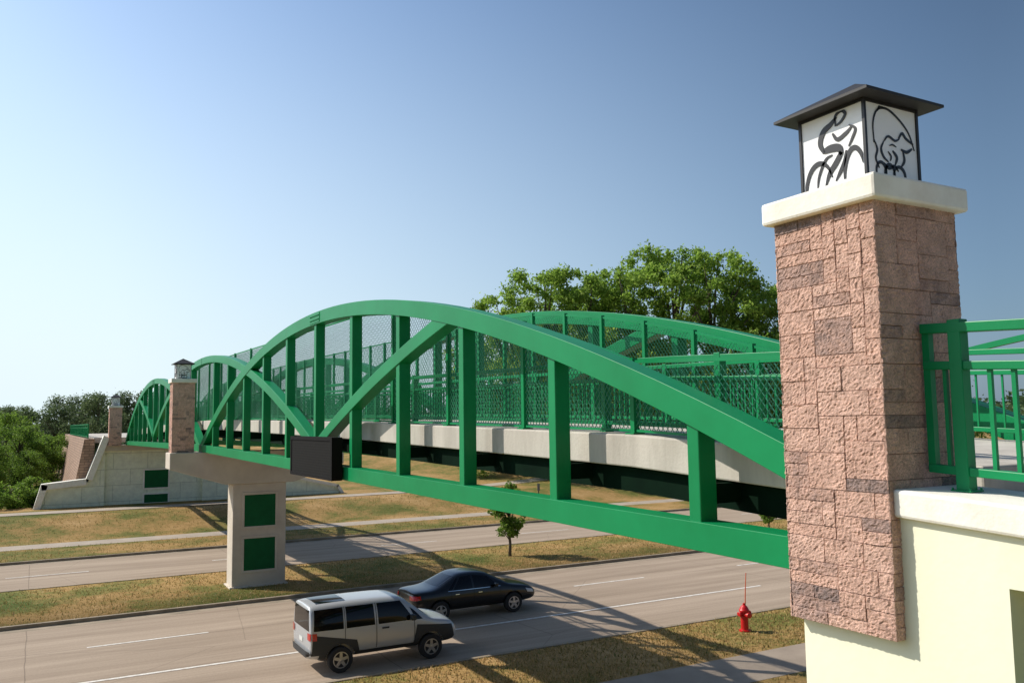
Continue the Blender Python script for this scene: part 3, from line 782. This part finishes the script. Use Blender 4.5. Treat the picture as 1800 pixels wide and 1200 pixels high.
tC = make_tree('broadleaf_tree', 14, 12, 2.5, 80, 15000, .17, LEAF, 3, 'green broadleaf tree on the grassy slope', crad=.13, low=.1, spread=.26)
GP = 'tall trees behind the bridge'
def put(o, x, y, s, rot=0):
    z = float(hfun(x, y)); o.location = (x, y, z); o.rotation_euler = (0,0,rot); o.scale = (s,)*3
put(tA, 56.0, 67.2, 1.10, .3); tA['group'] = GP
put(tB, 41.4, 75.0, .96, 0); tB['group'] = GP
put(tC, 50, 66, .9, 0); tC['group'] = GP
for (src, x, y, s, rot) in [(tA, 45.0, 73.5, .98, 2.1), (tB, 48.8, 71.4, 1.08, 1.3), (tA, 52.4, 69.3, 1.0, 4.0), (tB, 59.8, 65.4, 1.18, 2.6), (tA, 63.4, 63.5, .94, 5.2), (tB, 66.5, 61.8, .95, .4),
                            (tB, 73, 60, 1.0, 3.4), (tB, 54, 78, 1.02, 5.6), (tC, 58.5, 62.5, .8, 1), (tC, 43, 70, .72, 2), (tC, 65, 59.5, .8, 3), (tC, 72, 56, .9, 4), (tC, 80, 58, 1.0, 5), (tC, 48, 80, 1.1, 1.5), (tC, 39.0, 76.5, .66, 4.5), (tC, 54, 64.5, .7, .7), (tC, 46.5, 69, .8, 3.3)]:
    copy_tree(src, (x, y, float(hfun(x, y))), rot, s, GP)
tG = make_tree('willow_tree', 11, 9, 2, 50, 12000, .15, LEAFG, 8, 'grey-green willow tree beyond the retaining wall', crad=.15, low=.1, spread=.22)
put(tG, 7.5, 135, 1.0, 0); tG['group'] = 'trees beyond the far abutment'
for (x, y, s, r) in [(12, 142, 1.05, 1), (2.5, 138, .86, 2), (17, 150, 1.0, 3), (-2, 142, .85, 4), (5, 146, 1.0, 5), (-6, 150, .85, 1.7)]: copy_tree(tG, (x, y, .9), r, s, 'trees beyond the far abutment')
tL = make_tree('broadleaf_tree', 9, 8.5, 1.2, 70, 16000, .13, LEAFB, 5, 'bright green broadleaf tree beside the roadside lawn', crad=.14, low=.1, spread=.3, shell=.4)
put(tL, -6.6, 96, 1.0, 0); tL['group'] = 'bright green trees by the lawn'
for (x, y, s, r) in [(-13, 92, 1.1, 2), (-1.5, 102, .72, 1), (1.6, 104, .60, 3), (-9, 84, .70, 4), (-3, 118, .9, 5), (-4.2, 86, .52, .5), (-.5, 90, .45, 2.5)]: copy_tree(tL, (x, y, .8), r, s, 'bright green trees by the lawn')
sh = make_tree('shrub', 1.4, 2.2, .2, 22, 2600, .07, LEAFB, 12, 'weedy shrub at the foot of the wing wall', 'shrub', crad=.18, low=.1)
put(sh, -2.5, 72.5, 1.0); sh['group'] = 'weedy shrubs'
for (x, y, s, r) in [(-1, 73.5, 1.2, 1), (.8, 74.5, 1.2, 2), (-4.5, 73.5, 1.1, 3), (-6.8, 74, 1.3, 4), (1.0, 73.2, 1.1, 5), (-.2, 75, 1.5, 2.2), (-3, 76, 1.6, 1.2), (-9, 75, 1.4, .2)]:
    copy_tree(sh, (x, y, float(hfun(x,y))), r, s, 'weedy shrubs')
sp_ = make_tree('sapling', 3.9, 1.7, 1.1, 50, 4600, .075, LEAFB, 21, 'young light green sapling planted in the median', crad=.17, low=.45, flat=True, zpow=1.0, spread=.2)
put(sp_, 20.9, 38.1, 1.0); sp_['group'] = 'median saplings'
copy_tree(sp_, (37.2, 36.6, .1), 1.4, .70, 'median saplings')
rng = np.random.default_rng(5); C = []; rad = []
for i in range(380):
    a = math.radians(rng.uniform(-14, 75)); dd = rng.uniform(190, 300); r_ = rng.uniform(3.2, 6.0)
    top = rng.uniform(9.5, 13.5)*(dd/250)
    for zz in (top-r_, top-r_-4.5):
        C.append((math.sin(a)*dd, math.cos(a)*dd, zz)); rad.append(r_)
C = np.array(C); rad = np.array(rad); V = leaves(rng, C, rad, 66000, .75)
k = MB(); k.v = V.tolist(); k.f = [(i*4,i*4+1,i*4+2,i*4+3) for i in range(len(V)//4)]
tag(k.obj('distant_wood', LEAFW, fix=False), 'dark green wooded horizon beyond the road', 'woods', kind='stuff')

# ------------------------------------------------------------------ hydrant
hy = empty('fire_hydrant', (19.8, 20.7, .10), 'red fire hydrant with marker rod on the verge', 'fire hydrant')
hy.scale = (1.25, 1.25, 1.04)
b = MB(); b.lathe([(.14,0),(.14,.04),(.10,.05),(.095,.07),(.095,.42),(.125,.43),(.125,.47),(.10,.48),(.10,.58),(.13,.59),(.13,.63),(.115,.66),(.09,.72),(.05,.77),(.03,.78),(.03,.83),(.01,.835)])
b.obj('barrel', HYDR, hy)
for (ax, og, r_) in (('X',(0,0,.53),.055),('Y',(0,0,.50),.075)):
    b = MB()
    if ax == 'X': b.lathe([(r_,-.19),(r_*1.15,-.185),(r_*1.15,-.15),(r_,-.145),(r_,.145),(r_*1.15,.15),(r_*1.15,.185),(r_,.19)], og, 'X', 14)
    else: b.lathe([(.03,-.20),(r_*1.1,-.19),(r_*1.1,-.15),(r_,-.14),(r_,0)], og, 'Y', 16)
    b.obj('nozzle', HYDR, hy)
b = MB(); b.tube([(.04,0,.75),(.07,0,1.25),(.11,0,1.72)], [.014,.012,.010], 6); b.obj('marker_rod', ORANGE, hy)
b = MB(); b.tube([(0,0,0),(0,0,2.2)], [.04,.04], 8); b.box(-.015,.015,-.15,.15,1.75,2.25)
o = b.obj('sign_post', DARKM); o.location = (31.5, 53, .1); tag(o, 'thin brown sign post on the far verge', 'sign post')

# ------------------------------------------------------------------ cars
def build_car(name, loc, scale, st, wheels, wr, track, paint, label, spec):
    car = empty(name, loc, label, 'car', 'cars driving along the road'); car.scale = (scale,)*3
    V = []; F = []
    for (x, zb, wb, zm, wm, zs, ws, ze, we, zc_) in st:
        half = [(wb,zb),(wm,zm),(ws,zs),(we,ze),(we*.6, ze+(zc_-ze)*.75)]
        V.append((x,0,zb)); V += [(x,y,z) for y, z in half]; V.append((x,0,zc_)); V += [(x,-y,z) for y, z in reversed(half)]
    n = 12
    for i in range(len(st)-1):
        for k in range(n): F.append((i*n+k, i*n+(k+1)%n, (i+1)*n+(k+1)%n, (i+1)*n+k))
    F.append(tuple(range(n))); F.append(tuple(range((len(st)-1)*n, len(st)*n)))
    me = bpy.data.meshes.new('tmp'); me.from_pydata(V, [], F)
    bm = bmesh.new(); bm.from_mesh(me); bmesh.ops.recalc_face_normals(bm, faces=bm.faces); bm.to_mesh(me); bm.free()
    o = bpy.data.objects.new('body', me); COL.objects.link(o)
    ss = o.modifiers.new('s', 'SUBSURF'); ss.levels = 2; ss.render_levels = 2
    dg = bpy.context.evaluated_depsgraph_get()
    m1 = bpy.data.meshes.new_from_object(o.evaluated_get(dg)); o.modifiers.clear(); o.data = m1
    bvh = BVHTree.FromPolygons([v.co[:] for v in m1.vertices], [tuple(p.vertices) for p in m1.polygons])
    cb = MB()
    for wx in wheels:
        for s_ in (-1, 1): cb.lathe([(wr+.06,-.16),(wr+.06,.35)] if s_ > 0 else [(wr+.06,-.35),(wr+.06,.16)], (wx, s_*track, wr+.015), 'Y', 32)
    co_ = cb.obj('cut', SEAM)
    bo = o.modifiers.new('b', 'BOOLEAN'); bo.object = co_; bo.operation = 'DIFFERENCE'; bo.solver = 'EXACT'
    m1.materials.clear(); m1.materials.append(paint)
    dg = bpy.context.evaluated_depsgraph_get()
    m2 = bpy.data.meshes.new_from_object(o.evaluated_get(dg)); o.modifiers.clear(); o.data = m2; m2.name = 'body'
    bpy.data.objects.remove(co_)
    for p in m2.polygons: p.use_smooth = True
    try: m2.set_sharp_from_angle(angle=math.radians(40))
    except Exception: pass
    o.parent = car
    def patch(nm, quads, mode, mat, off=.006, parent=o, nn=10):
        b = MB()
        for q in quads:
            grid = []
            for j in range(nn+1):
                for i in range(nn+1):
                    u, v = i/nn, j/nn
                    a = (q[0][0]*(1-u)+q[1][0]*u)*(1-v)+(q[3][0]*(1-u)+q[2][0]*u)*v
                    c = (q[0][1]*(1-u)+q[1][1]*u)*(1-v)+(q[3][1]*(1-u)+q[2][1]*u)*v
                    og, dr = {'L':((a,-3,c),(0,1,0)),'R':((a,3,c),(0,-1,0)),'F':((7,a,c),(-1,0,0)),'B':((-3,a,c),(1,0,0)),'U':((a,c,5),(0,0,-1))}[mode]
                    h, nr, _, _ = bvh.ray_cast(Vector(og), Vector(dr))
                    if h is None: grid.append(None)
                    else: grid.append(tuple(h - Vector(dr)*off))
            idx = {}; V = []; F = []
            for k_, g_ in enumerate(grid):
                if g_ is not None: idx[k_] = len(V); V.append(g_)
            for j in range(nn):
                for i in range(nn):
                    f = [j*(nn+1)+i, j*(nn+1)+i+1, (j+1)*(nn+1)+i+1, (j+1)*(nn+1)+i]
                    if not all(t in idx for t in f): continue
                    if mode in 'LR':
                        cx = sum(grid[t][0] for t in f)/4; cz = sum(grid[t][2] for t in f)/4
                        if any((cx-wx)**2+(cz-wr-.015)**2 < (wr+.055)**2 for wx in wheels): continue
                    F.append([idx[t] for t in f])
            b.add(V, F)
        return b.obj(nm, mat, parent, smooth=True)
    for it in spec['patches']:
        nm, mode, mat, quads = it[:4]; off = it[4] if len(it) > 4 else .006
        nn = it[5] if len(it) > 5 else 10
        for q in quads:
            patch(nm, [q], mode, mat, off, nn=nn)
            if mode == 'L': patch(nm, [q], 'R', mat, off, nn=nn)
    for wx in wheels:
        for s_ in (-1, 1):
            c = (wx, s_*(track), wr)
            hb = MB(); hb.lathe([(wr*.55,-.06),(wr*.55,.02)], c, 'Y', 20); W = hb.obj('wheel', SEAM, car)
            ty = MB(); ty.lathe([(wr*.64,-.10),(wr*.92,-.105),(wr,-.075),(wr,.075),(wr*.92,.105),(wr*.64,.10)], c, 'Y', 32); ty.obj('tyre', TYRE, W)
            rm = MB(); yo = s_*.085
            rm.lathe([(wr*.66, yo),(wr*.63, yo+s_*.02),(wr*.56, yo+s_*.02),(wr*.54, yo-s_*.01)], c, 'Y', 32)
            rm.f = rm.f[:-2]
            rm.lathe([(.06,yo),(.055,yo+s_*.025),(.02,yo+s_*.03)], c, 'Y', 14)
            for k in range(5):
                a = 2*math.pi*k/5+.3; ca, sa = math.cos(a), math.sin(a); Vv = []
                for (r_, hw) in ((.04,.045),(wr*.58,.034)):
                    for (sd_, dy) in ((-1,0),(1,0),(1,s_*.02),(-1,s_*.02)):
                        Vv.append((c[0]+ca*r_-sa*hw*sd_, c[1]+yo+dy, c[2]+sa*r_+ca*hw*sd_))
                rm.add(Vv, [(0,1,2,3),(4,7,6,5),(0,4,5,1),(1,5,6,2),(2,6,7,3),(3,7,4,0)])
            rm.obj('rim', RIM, W)
    return car, o

def rect(x0, x1, z0, z1): return [(x0,z0),(x1,z0),(x1,z1),(x0,z1)]
E = [(.05,.42,.74,.72,.85,1.08,.85,1.66,.72,1.70),(.08,.36,.80,.70,.88,1.10,.88,1.70,.75,1.745),(.25,.32,.82,.68,.90,1.12,.90,1.725,.765,1.77),
     (1.2,.31,.82,.66,.91,1.12,.905,1.745,.775,1.79),(2.3,.31,.82,.66,.91,1.11,.905,1.735,.77,1.78),(2.62,.31,.82,.66,.91,1.10,.905,1.70,.755,1.75),
     (2.80,.31,.82,.66,.91,1.10,.905,1.61,.75,1.66),
     (3.40,.32,.82,.66,.905,1.08,.90,1.12,.82,1.17),(3.50,.32,.82,.66,.905,1.05,.90,1.08,.80,1.13),(3.9,.33,.80,.64,.89,.99,.87,1.02,.74,1.07),(4.12,.35,.77,.62,.86,.92,.81,.95,.66,1.0),
     (4.24,.38,.72,.60,.80,.80,.74,.84,.58,.88),(4.28,.42,.68,.58,.73,.72,.68,.76,.52,.79)]
suv_spec = {'patches': [
    ('side_window','L',GLASS,[[(.14,1.13),(.94,1.12),(.94,1.65),(.18,1.64)],[(1.02,1.12),(1.81,1.12),(1.79,1.65),(1.02,1.65)],[(1.91,1.12),(2.94,1.12),(2.58,1.64),(1.89,1.65)],[(2.99,1.11),(3.20,1.11),(2.98,1.34),(2.84,1.45)]]),
    ('windshield','F',GLASS,[[(-.72,1.19),(.72,1.19),(.64,1.60),(-.64,1.60)]]),
    ('rear_window','B',GLASS,[[(-.72,1.12),(.72,1.12),(.66,1.64),(-.66,1.64)]]),
    ('sunroof','U',GLASS,[[(.30,-.50),(1.10,-.50),(1.10,.50),(.30,.50)]]),
    ('cladding','L',CLAD,[rect(.30,4.15,.34,.50)], .010, 40),
    ('cladding','L',CLAD,[[(.09,.50),(1.38,.50),(1.30,.80),(.12,1.04)], [(2.92,.50),(4.18,.50),(4.10,.86),(3.02,.98)]], .011, 40),
    ('door_seam','L',SEAM,[rect(1.845,1.86,.45,1.66), rect(2.94,2.955,.50,1.10), rect(.975,.988,.86,1.66)], .008),
    ('door_handle','L',CLAD,[rect(2.0,2.2,.99,1.035)], .03),
    ('tail_lamp','B',REDL,[[(-.86,.90),(-.64,.90),(-.64,1.08),(-.86,1.08)],[(.64,.90),(.86,.90),(.86,1.08),(.64,1.08)]], .02),
    ('tail_lamp','L',REDL,[rect(.10,.22,.90,1.08)], .016),
    ('rear_bumper','B',CLAD,[[(-.82,.44),(.82,.44),(.84,.62),(-.84,.62)]], .06),
    ('number_plate','B',PLATE,[[(-.16,.76),(.16,.76),(.16,.88),(-.16,.88)]], .012),
    ('headlamp','F',CLEARL,[[(-.74,.64),(-.46,.64),(-.46,.80),(-.70,.80)],[(.46,.64),(.74,.64),(.70,.80),(.46,.80)]], .012),
]}
suv, sb = build_car('suv', (6.62, 24.35, .004), 1.045, E, (.86, 3.44), .335, .81, SILVER, 'boxy silver sport utility car with dark grey cladding', suv_spec)
for s_ in (-1, 1):
    b = MB(); b.box(2.80,2.94,s_*.99-.09,s_*.99+.09,1.13,1.28); b.obj('wing_mirror', CLAD, sb, bevel=.03)
S = [(.03,.42,.55,.62,.66,.84,.60,.88,.50,.90),(.08,.36,.62,.60,.76,.92,.70,.97,.60,1.0),(.25,.30,.74,.58,.86,.95,.80,1.01,.68,1.045),(.72,.26,.78,.58,.90,.96,.85,1.02,.72,1.06),
     (.98,.26,.78,.58,.905,.96,.86,1.07,.72,1.11),(1.62,.26,.78,.58,.905,.95,.865,1.40,.62,1.445),(1.85,.26,.78,.58,.905,.95,.865,1.455,.63,1.50),(2.35,.26,.78,.58,.905,.94,.865,1.47,.64,1.515),(2.80,.26,.78,.58,.905,.93,.865,1.42,.63,1.465),
     (2.98,.26,.78,.58,.905,.93,.865,1.34,.63,1.39),(3.62,.26,.78,.58,.905,.92,.86,1.01,.74,1.06),(3.80,.26,.78,.58,.90,.90,.86,.96,.72,1.01),(4.3,.28,.76,.57,.88,.85,.82,.89,.66,.94),(4.60,.30,.72,.56,.84,.78,.77,.82,.60,.86),(4.74,.34,.64,.54,.76,.68,.70,.71,.54,.74),(4.79,.38,.58,.52,.68,.62,.62,.64,.46,.66)]
sed_spec = {'patches': [
    ('side_window','L',GLASS,[[(1.30,.99),(1.44,.98),(1.72,1.33),(1.66,1.33)],[(1.50,.98),(2.22,.97),(2.20,1.39),(1.82,1.37)],[(2.30,.97),(3.22,.97),(2.86,1.31),(2.28,1.39)]]),
    ('windshield','F',GLASS,[[(-.66,1.09),(.66,1.09),(.56,1.38),(-.56,1.38)]]),
    ('rear_window','B',GLASS,[[(-.62,1.12),(.62,1.12),(.54,1.40),(-.54,1.40)]]),
    ('window_trim','L',CHROME,[[(1.30,.955),(3.30,.945),(3.30,.962),(1.30,.972)]], .008),
    ('door_seam','L',SEAM,[rect(2.255,2.265,.34,.95), rect(3.28,3.29,.36,.93), rect(1.40,1.41,.62,.95)], .003),
    ('door_handle','L',CHROME,[rect(1.55,1.70,.83,.855), rect(2.42,2.57,.82,.845)], .02),
    ('sill_trim','L',SEAM,[rect(1.40,3.4,.30,.36)], .004),
    ('tail_lamp','B',REDL,[[(-.76,.76),(-.50,.76),(-.50,.90),(-.74,.90)],[(.50,.76),(.76,.76),(.74,.90),(.50,.90)]], .015),
    ('tail_lamp','L',REDL,[[(.12,.76),(.32,.78),(.30,.90),(.12,.90)]], .012),
    ('number_plate','B',PLATE,[[(-.16,.60),(.16,.60),(.16,.72),(-.16,.72)]], .015),
    ('headlamp','L',CLEARL,[[(4.38,.64),(4.66,.60),(4.62,.70),(4.32,.78)]], .006),
    ('headlamp','F',CLEARL,[[(-.70,.56),(-.42,.56),(-.42,.66),(-.68,.66)],[(.42,.56),(.70,.56),(.68,.66),(.42,.66)]], .01),
]}
sed, sb2 = build_car('sedan', (11.3, 28.3, .004), 1.02, S, (1.0, 3.80), .335, .80, BLACKP, 'glossy black four-door sedan passing under the bridge', sed_spec)
for s_ in (-1, 1):
    b = MB(); b.box(3.0,3.13,s_*.95-.08,s_*.95+.08,.97,1.09); b.obj('wing_mirror', BLACKP, sb2, bevel=.03)
